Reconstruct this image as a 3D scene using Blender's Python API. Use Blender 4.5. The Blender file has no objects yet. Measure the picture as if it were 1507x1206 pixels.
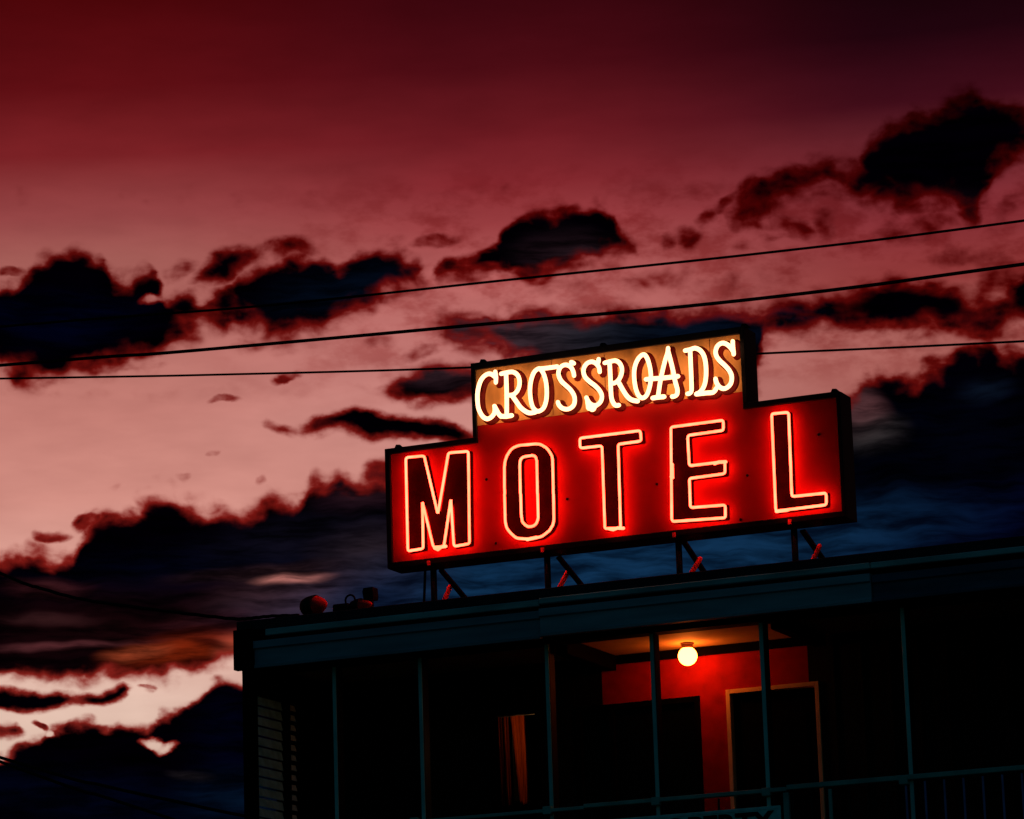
import bpy, bmesh, math, random
from mathutils import Vector, Matrix
from mathutils.geometry import tessellate_polygon

random.seed(7)
S = bpy.context.scene
COL = S.collection
R_ = math.radians

# ------------------------------------------------------------------ camera
FPX, PW, PH = 5500.0, 1507.0, 1206.0
YAW, PITCH, ROLL = R_(-23.6), R_(12.95), R_(-1.84)
CAM = Vector((0.0, 0.0, 1.6))
fw = Vector((math.sin(YAW)*math.cos(PITCH), math.cos(YAW)*math.cos(PITCH), math.sin(PITCH)))
rt = Vector((math.cos(YAW), -math.sin(YAW), 0))
up = rt.cross(fw)
cR = rt*math.cos(ROLL) + up*math.sin(ROLL)
cU = -rt*math.sin(ROLL) + up*math.cos(ROLL)
cd = bpy.data.cameras.new('camera')
cd.sensor_width = 36.0
cd.lens = FPX/PW*36.0
cd.clip_end = 5000
cam = bpy.data.objects.new('camera', cd)
COL.objects.link(cam)
cam.matrix_world = Matrix(((cR.x, cU.x, -fw.x, CAM.x), (cR.y, cU.y, -fw.y, CAM.y), (cR.z, cU.z, -fw.z, CAM.z), (0, 0, 0, 1)))
S.camera = cam

S.view_settings.view_transform = 'Standard'
S.view_settings.look = 'None'
S.view_settings.exposure = 0
S.view_settings.gamma = 1
S.cycles.use_denoising = True
S.cycles.max_bounces = 6


def ray(x, y):
    return cR*(x-753.5) - cU*(y-603.0) + fw*FPX


def at(x, y, Y):                                  # photo pixel -> point on the plane at depth Y
    d = ray(x, y)
    return CAM + d*((Y-CAM.y)/d.y)


def lin(c):
    f = lambda v: (v/255/12.92 if v/255 <= .04045 else ((v/255+.055)/1.055)**2.4)
    return (f(c[0]), f(c[1]), f(c[2]), 1.0)


# ------------------------------------------------------------------ world: dusk sky with cloud banks
SKY_SUN_EL, SKY_SUN_ROT = R_(1.0), YAW + R_(-12)
GENERIC = 0.046                                   # strength of the plain dusk sky round the sunset
W = bpy.data.worlds.new('World')
S.world = W
W.use_nodes = True
NT = W.node_tree
NT.nodes.clear()


def nd(t, **kw):
    n = NT.nodes.new(t)
    for k, v in kw.items():
        setattr(n, k, v)
    return n


def put(sock, v):
    if isinstance(v, bpy.types.NodeSocket):
        NT.links.new(v, sock)
    else:
        sock.default_value = v


def mt(op, a, b=None, c=None, clamp=False):
    n = nd('ShaderNodeMath', operation=op, use_clamp=clamp)
    put(n.inputs[0], a)
    if b is not None:
        put(n.inputs[1], b)
    if c is not None:
        put(n.inputs[2], c)
    return n.outputs[0]


def vm(op, a, b=None, out=0):
    n = nd('ShaderNodeVectorMath', operation=op)
    put(n.inputs[0], a)
    if b is not None:
        if op == 'SCALE':
            put(n.inputs['Scale'], b)
        else:
            put(n.inputs[1], b)
    return n.outputs[out]


def sst(x, a, b):                                # smoothstep from a (0) to b (1)
    n = nd('ShaderNodeMapRange', interpolation_type='SMOOTHSTEP')
    put(n.inputs[0], x)
    n.inputs[1].default_value = a
    n.inputs[2].default_value = b
    return n.outputs[0]


def mixc(f, a, b, mode='MIX'):
    n = nd('ShaderNodeMix', data_type='RGBA', blend_type=mode)
    put(n.inputs[0], f)
    put(n.inputs[6], a)
    put(n.inputs[7], b)
    return n.outputs[2]


def noise(vec, scale, detail, rough=.55):
    n = nd('ShaderNodeTexNoise')
    put(n.inputs['Vector'], vec)
    n.inputs['Scale'].default_value = scale
    n.inputs['Detail'].default_value = detail
    n.inputs['Roughness'].default_value = rough
    return n


def sk(x, y):                                    # photo pixel -> sky coordinates (arc of azimuth, elevation)
    d = ray(x, y).normalized()
    return ((math.atan2(d.x, d.y)-YAW)*FPX, (math.asin(d.z)-PITCH)*FPX)


tc = nd('ShaderNodeTexCoord')
sep = nd('ShaderNodeSeparateXYZ')
NT.links.new(tc.outputs['Generated'], sep.inputs[0])
AX = mt('MULTIPLY', mt('SUBTRACT', mt('ARCTAN2', sep.outputs[0], sep.outputs[1]), YAW), FPX)
EL = mt('MULTIPLY', mt('SUBTRACT', mt('ARCSINE', sep.outputs[2]), PITCH), FPX)
cmb = nd('ShaderNodeCombineXYZ')
put(cmb.inputs[0], AX)
put(cmb.inputs[1], EL)
P0 = cmb.outputs[0]
half = (.5, .5, .5)
n1 = noise(vm('MULTIPLY', P0, (.0085, .012, 1)), 1.0, 2.0)
n2 = noise(vm('MULTIPLY', P0, (.032, .042, 1)), 1.0, 3.0, .6)
P1 = vm('ADD', P0, vm('MULTIPLY', vm('SUBTRACT', n1.outputs['Color'], half), (34, 34, 0)))
PWp = vm('ADD', P1, vm('MULTIPLY', vm('SUBTRACT', n2.outputs['Color'], half), (15, 13, 0)))
sw = nd('ShaderNodeSeparateXYZ')
put(sw.inputs[0], PWp)


def lobes(scale, amp, rnd):                       # rounded heads: highest in the middle of each cell
    v = nd('ShaderNodeTexVoronoi', voronoi_dimensions='2D', feature='F1')
    put(v.inputs['Vector'], P1)
    v.inputs['Scale'].default_value = scale
    v.inputs['Randomness'].default_value = rnd
    return mt('MULTIPLY', mt('SUBTRACT', .42, v.outputs['Distance']), amp)


LOBE = mt('ADD', lobes(1/62, 24, .9), lobes(1/26, 10, 1.0))
UU = mt('MULTIPLY_ADD', sw.outputs[0], 1/1800, .5)
VV = mt('MULTIPLY_ADD', sw.outputs[1], 1/1600, .5)
VT = mt('MULTIPLY_ADD', mt('SUBTRACT', sw.outputs[1], LOBE), 1/1600, .5)
VB = mt('MULTIPLY_ADD', mt('MULTIPLY_ADD', LOBE, .55, sw.outputs[1]), 1/1600, .5)


def fcurve(pts, du):
    n = nd('ShaderNodeFloatCurve')
    put(n.inputs['Value'], UU)
    c = n.mapping.curves[0]
    q = []
    for x, y in pts:
        a, b = sk(x, y)
        q.append((a/1800+.5, (b+du)/1600+.5))
    c.points[0].location = q[0]
    c.points[1].location = q[-1]
    for p in q[1:-1]:
        c.points.new(*p)
    for p in c.points:
        p.handle_type = 'AUTO_CLAMPED'
    n.mapping.extend = 'HORIZONTAL'
    n.mapping.update()
    return n.outputs[0]


def band(top, bot, st=16, sb=30, wt=1.0, lob=0.0):
    st, sb = st*1.2, sb*1.15
    t = fcurve(top, 0)
    b = fcurve(bot, 0)
    vt, vb = (VT, VB) if lob else (VV, VV)
    d1 = sst(mt('MULTIPLY', mt('SUBTRACT', t, vt), 1600), -st, st)
    d2 = sst(mt('MULTIPLY', mt('SUBTRACT', vb, b), 1600), -sb, sb)
    return mt('MULTIPLY', mt('MULTIPLY', d1, d2), wt)


def blob(x, y, rx, ry, rot=0.0, soft=.35, wt=1.0, vec=None):
    a, b = sk(x, y)
    m = nd('ShaderNodeMapping', vector_type='TEXTURE')
    put(m.inputs[0], vec or PWp)
    m.inputs[1].default_value = (a, b, 0)
    m.inputs[2].default_value = (0, 0, R_(rot))
    m.inputs[3].default_value = (rx, ry, 1)
    return mt('MULTIPLY', sst(vm('LENGTH', m.outputs[0], out=1), 1.0+soft, 1.0-soft), wt)


def after(vec, val):                             # same vector, evaluated only once val is known (keeps the shader's stack small)
    c = nd('ShaderNodeCombineXYZ')
    put(c.inputs[2], mt('MULTIPLY', val, 1e-6))
    return vm('ADD', vec, c.outputs[0])


BANKS = [
    # left big bank, first head
    dict(top=[(-120, 470), (-40, 455), (0, 432), (30, 418), (42, 405), (60, 388), (85, 378), (105, 371), (128, 374), (150, 384), (162, 402), (185, 404), (205, 396), (222, 396), (234, 412), (240, 436), (262, 440), (290, 432), (312, 428), (330, 418), (352, 408), (380, 392), (410, 386), (445, 382), (470, 378), (500, 384), (522, 374), (550, 368), (585, 366), (606, 376), (622, 392), (632, 412), (660, 440)],
         bot=[(-120, 530), (0, 546), (55, 556), (92, 552), (130, 540), (180, 534), (232, 522), (250, 500), (290, 484), (322, 478), (340, 462), (375, 480), (410, 500), (440, 490), (470, 494), (500, 470), (540, 452), (575, 425), (610, 412), (640, 404), (660, 420)], st=22, sb=40, lob=1),
    # thin red fringe over the second head
    dict(top=[(270, 420), (292, 398), (315, 372), (345, 366), (380, 366), (410, 360), (440, 352), (462, 358), (476, 380)],
         bot=[(270, 402), (292, 420), (315, 418), (345, 402), (380, 384), (410, 378), (440, 368), (462, 370), (476, 362)], st=14, sb=16, wt=.75),
    # middle cloud
    dict(top=[(636, 420), (652, 388), (680, 374), (708, 364), (724, 348), (742, 332), (770, 322), (798, 324), (820, 322), (838, 314), (858, 312), (880, 306), (900, 308), (914, 330), (930, 344), (944, 370)],
         bot=[(636, 390), (652, 404), (680, 408), (708, 402), (724, 396), (742, 400), (770, 408), (798, 404), (820, 398), (838, 390), (858, 378), (880, 368), (900, 364), (914, 364), (930, 360), (944, 350)], st=20, sb=36, wt=1.1, lob=1),
    # upper right cloud
    dict(top=[(1240, 270), (1262, 240), (1278, 212), (1300, 196), (1330, 184), (1362, 166), (1390, 152), (1430, 146), (1470, 154), (1520, 156), (1600, 150)],
         bot=[(1240, 240), (1262, 262), (1278, 280), (1300, 298), (1330, 310), (1362, 304), (1390, 296), (1430, 318), (1445, 290), (1470, 250), (1520, 222), (1600, 210)], st=28, sb=40, lob=1),
    # its trailing arm
    dict(top=[(1060, 330), (1080, 290), (1105, 272), (1140, 260), (1170, 248), (1205, 240), (1240, 242), (1275, 236), (1310, 250), (1345, 300)],
         bot=[(1060, 300), (1080, 322), (1105, 322), (1140, 306), (1170, 290), (1205, 276), (1240, 276), (1275, 290), (1310, 306), (1345, 270)], st=26, sb=34, wt=.95),
    # grey bank behind the wires
    dict(top=[(618, 500), (640, 470), (680, 464), (740, 468), (800, 458), (850, 466), (900, 462), (960, 456), (1010, 462), (1060, 456), (1110, 462), (1160, 448), (1210, 438), (1250, 424), (1290, 418), (1330, 412), (1375, 416), (1410, 428), (1440, 440), (1480, 430), (1530, 400), (1600, 400)],
         bot=[(618, 470), (640, 482), (680, 500), (720, 512), (760, 530), (850, 552), (1000, 560), (1110, 560), (1130, 500), (1160, 482), (1210, 486), (1250, 482), (1290, 486), (1330, 490), (1375, 484), (1410, 486), (1440, 488), (1480, 474), (1530, 470), (1600, 470)], st=28, sb=46, wt=1.05),
    # small dark cloud left of the cream panel
    dict(top=[(552, 580), (576, 566), (600, 556), (630, 548), (660, 544), (700, 548), (760, 580)],
         bot=[(552, 566), (576, 580), (600, 586), (630, 588), (660, 584), (700, 578), (760, 560)], st=22, sb=22, wt=1.15),
    # long thin cloud under it
    dict(top=[(376, 634), (392, 624), (420, 624), (436, 628), (452, 620), (480, 612), (520, 608), (570, 612), (620, 616), (660, 624), (720, 650)],
         bot=[(376, 620), (392, 630), (420, 630), (436, 631), (452, 632), (480, 630), (520, 632), (545, 644), (590, 640), (640, 644), (690, 650), (720, 640)], st=12, sb=16, wt=1.15),
    # right lower bank, down to the roof line
    dict(top=[(1000, 1390), (1110, 1380), (1130, 700), (1180, 620), (1240, 606), (1262, 580), (1282, 556), (1310, 558), (1345, 562), (1368, 540), (1392, 530), (1415, 512), (1450, 508), (1480, 520), (1510, 512), (1600, 510)],
         bot=[(1000, 1400), (1600, 1400)], st=28, sb=30, lob=1),
    # left middle bank
    dict(top=[(-80, 836), (0, 828), (30, 824), (62, 816), (108, 814), (116, 790), (124, 770), (150, 758), (170, 764), (188, 752), (208, 740), (232, 728), (252, 732), (275, 740), (300, 752), (345, 752), (390, 742), (425, 732), (445, 722), (458, 704), (480, 712), (520, 706), (560, 698), (620, 690), (760, 690), (1200, 690)], st=30, sb=26,
         bot=[(-80, 990), (0, 992), (60, 994), (110, 998), (170, 996), (225, 998), (262, 990), (310, 976), (345, 966), (400, 960), (520, 960), (620, 1000), (760, 1200), (1200, 1300)], lob=1),
    # small cloud in the bright gap
    dict(top=[(-80, 1008), (0, 1010), (50, 1012), (100, 1018), (140, 1018), (165, 1012), (185, 1006), (200, 1016), (215, 1010), (240, 1012)],
         bot=[(-80, 1044), (0, 1042), (50, 1040), (100, 1032), (140, 1030), (165, 1030), (185, 1024), (200, 1008), (215, 1015), (240, 1000)], st=9, sb=10),
    # low cloud bank at the bottom left
    dict(top=[(-80, 1110), (0, 1108), (30, 1102), (52, 1092), (72, 1076), (98, 1064), (128, 1062), (152, 1074), (190, 1076), (218, 1078), (226, 1064), (252, 1056), (266, 1042), (280, 1032), (292, 1014), (312, 1000), (334, 994), (360, 998), (480, 1000), (640, 990)],
         bot=[(-80, 1500), (640, 1500)], st=15, sb=30, lob=1),
    dict(top=[(-60, 1060), (0, 1064), (24, 1066), (44, 1084)],
         bot=[(-60, 1084), (0, 1086), (24, 1084), (44, 1070)], st=9, sb=9, wt=.8),
]
T = None
for bk in BANKS:
    d = band(bk['top'], bk['bot'], bk['st'], bk['sb'], bk.get('wt', 1.0), bk.get('lob', 0))
    T = d if T is None else mt('MAXIMUM', T, d)
# wisps
Pk = after(PWp, T)
for x, y, rx, ry, rot, soft, wt in [
        (20, 402, 30, 8, 0, .5, .35), (260, 398, 30, 16, 20, .6, .38), (640, 352, 34, 12, 8, .6, .45), (575, 350, 26, 9, 0, .6, .25),
        (985, 356, 14, 10, 20, .7, .5), (1010, 348, 18, 20, 30, .7, .48), (1036, 318, 22, 12, 40, .7, .45), (1065, 296, 26, 11, 30, .7, .5), (1105, 320, 30, 12, -20, .7, .5), (1140, 345, 22, 12, 0, .7, .45), (1160, 335, 40, 22, -20, .6, .45), (1215, 330, 18, 22, 0, .7, .4),
        (1350, 335, 60, 18, 10, .7, .4), (820, 415, 60, 24, 5, .8, .25), (960, 410, 60, 22, 8, .8, .28), (1090, 420, 60, 26, 0, .8, .25),
        (1420, 370, 60, 24, 10, .8, .3), (620, 520, 30, 10, 10, .6, .4), (560, 505, 26, 9, 0, .7, .3), (418, 550, 20, 7, 15, .5, .55),
        (330, 590, 22, 5, 3, .5, .4), (312, 664, 10, 5, 0, .6, .25), (75, 786, 24, 10, 0, .5, .55), (128, 768, 24, 14, 10, .4, .6),
        (385, 706, 10, 8, 40, .6, .35), (270, 702, 12, 6, 0, .6, .2), (170, 716, 12, 6, 20, .6, .2), (215, 1012, 14, 4, 0, .5, .5),
        (60, 1068, 14, 6, -40, .5, .6), (240, 1082, 40, 10, 8, .6, .6), (1290, 590, 40, 20, 20, .6, .7), (480, 470, 50, 14, 15, .7, .3),
        (390, 500, 60, 14, 8, .7, .35), (180, 540, 70, 10, 6, .6, .4), (1480, 430, 40, 60, 0, .8, .45), (1490, 300, 30, 16, 30, .7, .3)]:
    T = mt('MAXIMUM', T, blob(x, y, rx, ry, rot, soft, wt, Pk))
# openings in the banks (brighter sky seen through)
for x, y, rx, ry, rot, soft, wt in [(222, 1098, 16, 6, -6, .8, .9), (242, 1104, 14, 5, 14, .9, .85), (75, 1083, 7, 5, 0, .5, .8), (222, 438, 16, 7, 0, .7, .75), (300, 440, 14, 8, 30, .7, .6)]:
    T = mt('MULTIPLY', T, mt('SUBTRACT', 1.0, blob(x, y, rx, ry, rot, soft, wt)))
n3 = noise(vm('MULTIPLY', P1, (.020, .030, 1)), 1.0, 2.6, .5)
n6 = noise(vm('MULTIPLY', P1, (.008, .05, 1)), 1.0, 4.0, .6)
n5 = noise(vm('MULTIPLY', P0, (.011, .020, 1)), 1.0, 4.0, .6)
veil = mt('MULTIPLY', sst(n5.outputs['Fac'], .42, .66), mt('MULTIPLY', sst(AX, -560, -60), mt('MULTIPLY', sst(EL, 400, 260), sst(EL, -10, 80))))
T = mt('MAXIMUM', T, sst(EL, -640, -760))
n7 = noise(vm('MULTIPLY', P1, (.045, .06, 1)), 1.0, 3.0, .6)
nn = mt('ADD', mt('SUBTRACT', n3.outputs['Fac'], .5), mt('MULTIPLY', mt('SUBTRACT', n7.outputs['Fac'], .5), .22))
T = mt('MULTIPLY_ADD', mt('MULTIPLY', nn, 5.6), mt('MULTIPLY', T, mt('SUBTRACT', 1.02, T)), T, clamp=True)


def column(stops):
    n = nd('ShaderNodeValToRGB')
    put(n.inputs[0], mt('MULTIPLY_ADD', mt('SUBTRACT', EL, mt('MULTIPLY', AX, .0321)), -1/1400, .5))
    e = n.color_ramp.elements
    st = [((y-603)/1400+.5, lin(c)) for y, c in stops]
    e[0].position, e[0].color = st[0]
    e[1].position, e[1].color = st[-1]
    for p, c in st[1:-1]:
        k = e.new(p)
        k.color = c
    return n.outputs[0]


cL = column([(-80, (66, 2, 4)), (100, (96, 15, 20)), (200, (124, 34, 38)), (290, (150, 70, 70)), (350, (164, 93, 87)), (580, (196, 125, 115)), (700, (209, 141, 129)), (800, (226, 166, 152)), (1000, (228, 192, 175)), (1100, (222, 190, 172))])
cM = column([(-80, (40, 2, 8)), (100, (76, 12, 20)), (200, (108, 26, 33)), (270, (132, 40, 46)), (330, (156, 63, 66)), (420, (186, 102, 99)), (520, (194, 120, 115)), (600, (204, 138, 130)), (700, (206, 140, 130)), (1100, (206, 150, 140))])
cR_ = column([(-80, (8, 1, 4)), (100, (32, 4, 13)), (200, (64, 13, 25)), (300, (118, 42, 49)), (370, (132, 46, 52)), (460, (144, 57, 56)), (520, (174, 100, 94)), (620, (170, 97, 90)), (1100, (150, 93, 87))])
clear = mixc(sst(AX, -650, 0), cL, mixc(sst(AX, 0, 620), cM, cR_))
n4 = noise(vm('MULTIPLY', P0, (.006, .02, 1)), 1.0, 3.0)
clear = mixc(1.0, clear, mixc(n4.outputs['Fac'], (.80, .76, .76, 1), (1.16, 1.20, 1.20, 1)), 'MULTIPLY')

# colour inside the thick cloud
core = nd('ShaderNodeRGB')
core.outputs[0].default_value = lin((1, 0, 3))
core = core.outputs[0]
Pk = after(P1, T)
for x, y, rx, ry, rot, soft, wt, c in [
        (90, 470, 110, 34, 4, .8, .8, (0, 2, 20)), (500, 425, 110, 30, 8, .8, .9, (2, 8, 20)), (840, 370, 70, 26, 0, .8, .8, (34, 20, 26)),
        (740, 505, 130, 44, 6, .8, 1, (66, 42, 50)), (880, 490, 120, 40, 6, .9, .8, (30, 32, 40)), (1030, 478, 140, 40, 6, .8, .9, (4, 13, 28)),
        (1400, 330, 60, 40, 0, .8, .6, (20, 8, 14)),
        (360, 840, 260, 40, 3, .8, .9, (1, 3, 17)), (470, 790, 140, 34, 6, .8, .8, (14, 12, 24)), (540, 725, 60, 24, 4, .8, .7, (40, 20, 28)), (480, 880, 150, 34, 5, .7, 1, (64, 38, 42)), (540, 820, 60, 36, 0, .8, .7, (40, 30, 38)),
        (380, 845, 100, 10, 3, .8, .7, (50, 30, 34)), (430, 853, 44, 6, 2, .8, 1, (190, 116, 108)), (250, 918, 90, 8, 6, .9, .9, (70, 28, 34)), (80, 912, 60, 7, -2, .9, .8, (84, 46, 48)),
        (130, 925, 240, 50, 4, .8, .8, (20, 4, 6)), (70, 868, 50, 12, 0, .8, .7, (60, 24, 28)), (100, 948, 110, 5, 3, .8, .8, (84, 40, 44)), (285, 956, 90, 24, 6, .8, .95, (116, 32, 10)), (200, 958, 40, 10, 6, .8, .8, (150, 62, 36)), (340, 960, 22, 20, 0, .8, .9, (168, 70, 50)),
        (310, 948, 30, 8, -14, .8, .9, (50, 8, 2)), (260, 980, 110, 8, 6, .7, .8, (40, 6, 3)),
        (1380, 660, 260, 90, 0, .8, .9, (1, 2, 10)), (1400, 775, 330, 40, 6, .9, .95, (2, 5, 30)), (900, 840, 420, 60, 6, .6, 1, (13, 42, 72)), (1270, 610, 26, 24, 0, .9, .9, (88, 52, 56)), (1285, 640, 36, 22, 0, .9, .8, (50, 44, 46)),
        (1452, 575, 30, 14, 0, .9, .5, (14, 24, 40)), (560, 880, 60, 26, 5, .9, .9, (12, 26, 52)),
        (180, 1180, 260, 34, -8, .8, .9, (1, 3, 18)), (335, 1090, 50, 60, 0, .9, .8, (1, 2, 18)), (340, 1180, 60, 34, 0, .9, .8, (3, 16, 34)), (285, 1144, 26, 6, -6, .9, .6, (40, 34, 38))]:
    core = mixc(blob(x, y, rx, ry, rot, soft, wt, Pk), core, lin(c))
core = mixc(1.0, core, mixc(sst(n6.outputs['Fac'], .3, .7), (.2, .2, .22, 1), (1.25, 1.25, 1.2, 1)), 'MULTIPLY')
clear = mixc(mt('MULTIPLY', veil, .8), clear, mixc(1.0, clear, (.62, .30, .30, 1), 'MULTIPLY'))
painted = mixc(sst(T, .06, .62), clear, mixc(1.0, clear, (.36, .035, .03, 1), 'MULTIPLY'))
painted = mixc(sst(T, .42, .95), painted, core)

sky = nd('ShaderNodeTexSky', sky_type='NISHITA', sun_disc=False)
sky.sun_elevation = SKY_SUN_EL
sky.sun_rotation = SKY_SUN_ROT
front = sst(mt('ADD', mt('MULTIPLY', sep.outputs[0], math.sin(YAW)), mt('MULTIPLY', sep.outputs[1], math.cos(YAW))), .1, .6)
generic = mixc(1.0, sky.outputs[0], mixc(front, (GENERIC*.16, GENERIC*.70, GENERIC*1.15, 1), (GENERIC*.55, GENERIC*.16, GENERIC*.2, 1)), 'MULTIPLY')
mask = mt('MULTIPLY', sst(mt('ABSOLUTE', AX), 2600, 1100), sst(mt('ABSOLUTE', EL), 2200, 900))
bg = nd('ShaderNodeBackground')
put(bg.inputs[0], mixc(mask, generic, painted))
bg.inputs[1].default_value = 1.0
wo = nd('ShaderNodeOutputWorld')
NT.links.new(bg.outputs[0], wo.inputs[0])
W.cycles.sampling_method = 'MANUAL'
W.cycles.sample_map_resolution = 512

sl = bpy.data.lights.new('sun', 'SUN')
sl.energy = 0.02
sl.angle = R_(0.5)
sl.color = (1.0, .55, .35)
so = bpy.data.objects.new('sun', sl)
COL.objects.link(so)
so.rotation_euler = (Vector((math.sin(SKY_SUN_ROT)*math.cos(SKY_SUN_EL), math.cos(SKY_SUN_ROT)*math.cos(SKY_SUN_EL), math.sin(SKY_SUN_EL)))).to_track_quat('Z', 'Y').to_euler()


# ------------------------------------------------------------------ materials
def mat(name, c, rough=.6, metal=0.0, var=.25, scale=6.0, bump=.0, stretch=(1, 1, 1), spec=.12):
    m = bpy.data.materials.new(name)
    m.use_nodes = True
    t = m.node_tree
    b = t.nodes['Principled BSDF']
    b.inputs['Roughness'].default_value = rough
    b.inputs['Metallic'].default_value = metal
    b.inputs['Specular IOR Level'].default_value = spec
    co = t.nodes.new('ShaderNodeTexCoord')
    mp = t.nodes.new('ShaderNodeMapping')
    mp.inputs[3].default_value = stretch
    n = t.nodes.new('ShaderNodeTexNoise')
    n.inputs['Scale'].default_value = scale
    n.inputs['Detail'].default_value = 5
    r = t.nodes.new('ShaderNodeValToRGB')
    r.color_ramp.elements[0].position = .3
    r.color_ramp.elements[1].position = .7
    r.color_ramp.elements[0].color = tuple(v*(1-var) for v in c)+(1,)
    r.color_ramp.elements[1].color = tuple(min(1, v*(1+var)) for v in c)+(1,)
    t.links.new(co.outputs['Object'], mp.inputs[0])
    t.links.new(mp.outputs[0], n.inputs['Vector'])
    t.links.new(n.outputs['Fac'], r.inputs[0])
    t.links.new(r.outputs[0], b.inputs['Base Color'])
    if bump:
        bp = t.nodes.new('ShaderNodeBump')
        bp.inputs['Strength'].default_value = bump
        bp.inputs['Distance'].default_value = .01
        t.links.new(n.outputs['Fac'], bp.inputs['Height'])
        t.links.new(bp.outputs[0], b.inputs['Normal'])
    return m


def emis(name, c1, c2, scale=8.0):
    m = bpy.data.materials.new(name)
    m.use_nodes = True
    t = m.node_tree
    t.nodes.clear()
    o = t.nodes.new('ShaderNodeOutputMaterial')
    e = t.nodes.new('ShaderNodeEmission')
    co = t.nodes.new('ShaderNodeTexCoord')
    n = t.nodes.new('ShaderNodeTexNoise')
    n.inputs['Scale'].default_value = scale
    n.inputs['Detail'].default_value = 2
    r = t.nodes.new('ShaderNodeMapRange')
    r.inputs[1].default_value = .38
    r.inputs[2].default_value = .62
    x = t.nodes.new('ShaderNodeMix')
    x.data_type = 'RGBA'
    k = max(c1[0], c2[0])
    x.inputs[6].default_value = tuple(v/k for v in c1)+(1,)
    x.inputs[7].default_value = tuple(v/k for v in c2)+(1,)
    e.inputs[1].default_value = k
    t.links.new(co.outputs['Object'], n.inputs['Vector'])
    t.links.new(n.outputs['Fac'], r.inputs[0])
    t.links.new(r.outputs[0], x.inputs[0])
    t.links.new(x.outputs[2], e.inputs[0])
    t.links.new(e.outputs[0], o.inputs[0])
    return m


M = dict(
    asphalt=mat('asphalt', (.045, .045, .048), .9, 0, .3, 3, .4),
    black=mat('black_painted_metal', (.005, .005, .006), .5, 0, .4, 20),
    frame=mat('dark_sign_frame', (.0035, .004, .005), .45, .0, .3, 14),
    red=mat('red_enamel_face', (.42, .006, .004), .55, 0, .14, 3.5, .05),
    cream=mat('cream_enamel_panel', (.60, .35, .10), .6, 0, .42, 6, .05, (1, 1, .35)),
    letter=mat('dark_letter_paint', (.018, .0006, .0005), .8, 0, .3, 9, spec=.02),
    brown=mat('oxblood_letter_paint', (.10, .0025, .0015), .5, 0, .35, 12),
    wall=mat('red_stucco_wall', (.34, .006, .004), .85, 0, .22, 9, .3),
    darkwall=mat('panelling_and_shade', (.004, .0035, .003), .7, 0, .3, 8, .2, (6, 1, .4)),  # panelling on the right; on the left, shade put into the colour
    lower=mat('lower_stucco', (.2, .17, .14), .9, 0, .2, 4, .3),
    ceiling=mat('ceiling_paint', (.50, .34, .16), .75, 0, .12, 5, .1),
    fascia=mat('weathered_teal_fascia', (.21, .31, .38), .6, 0, .25, 3, .05, (.4, 1, 3)),
    fasciab=mat('newer_teal_fascia', (.26, .38, .45), .55, 0, .2, 4, .05, (.4, 1, 3)),
    fasciad=mat('dull_dark_fascia', (.06, .10, .16), .7, 0, .3, 4, .05, (.4, 1, 3)),
    gutter=mat('gutter_metal', (.28, .50, .50), .45, 0, .4, 3, 0, (.6, 1, 3)),
    roof=mat('roofing_felt', (.022, .026, .034), .9, 0, .3, 6, .3),
    soffit=mat('soffit_boards', (.005, .005, .005), .8, 0, .3, 5, spec=.05),
    post=mat('shade_black_post', (.004, .004, .004), .6, 0, .3, 5),  # near-black so the sides look unlit; shade put into the colour
    postf=mat('teal_painted_post', (.24, .72, .68), .5, 0, .3, 5, .0, (1, 1, .4)),
    rail=mat('teal_painted_rail', (.14, .42, .37), .4, 0, .3, 4),
    baluster=mat('blue_grey_baluster', (.16, .22, .5), .5, 0, .25, 6),
    steel=mat('galvanised_steel', (.42, .36, .35), .5, 0, .3, 15),
    neonlit=mat('neon_lit_red', (.75, .07, .06), .5, 0, .2, 15),  # red neon light on struts and clips, painted as their colour
    trim=mat('cream_door_trim', (.70, .48, .26), .5, 0, .12, 6),
    dark=mat('dark_wood', (.002, .0018, .0018), .75, 0, .3, 6, spec=.02),
    glass=mat('dark_window_glass', (.002, .0022, .0025), .3, 0, .2, 3, spec=.05),
    louvre=mat('ribbed_louvre_glass', (.32, .92, .82), .4, 0, .3, 10),
    louvreb=mat('bright_louvre_glass', (.55, .98, .98), .35, 0, .1, 14),
    board=mat('teal_sign_board', (.22, .80, .72), .6, 0, .3, 9),
    boardedge=mat('pale_board_border', (.30, .75, .75), .5, 0, .3, 9),
    ink=mat('black_sign_ink', (.004, .004, .004), .6, 0, .2, 9),
    wire=mat('black_cable_sheath', (.004, .004, .005), .7, 0, .3, 5),
    lamp=mat('flood_lamp_housing', (.004, .004, .0045), .5, 0, .3, 9),
    bronze=mat('bronze_fitting', (.09, .03, .02), .5, 0, .2, 20),
    lens=mat('neon_lit_flood_lens', (.9, .04, .03), .5, 0, .1, 20),  # red of the neon falling on the lens, put into its colour
    neon_red=emis('red_neon_gas', (13.5, .60, .26), (13.5, .76, .36), 7),
    neon_white=emis('warm_white_neon_gas', (4.6, 1.8, .80), (4.0, 1.6, .82), 5),
    globe=emis('lit_globe', (34, 6.5, .70), (32, 6.0, .66), 4),
)


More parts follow.
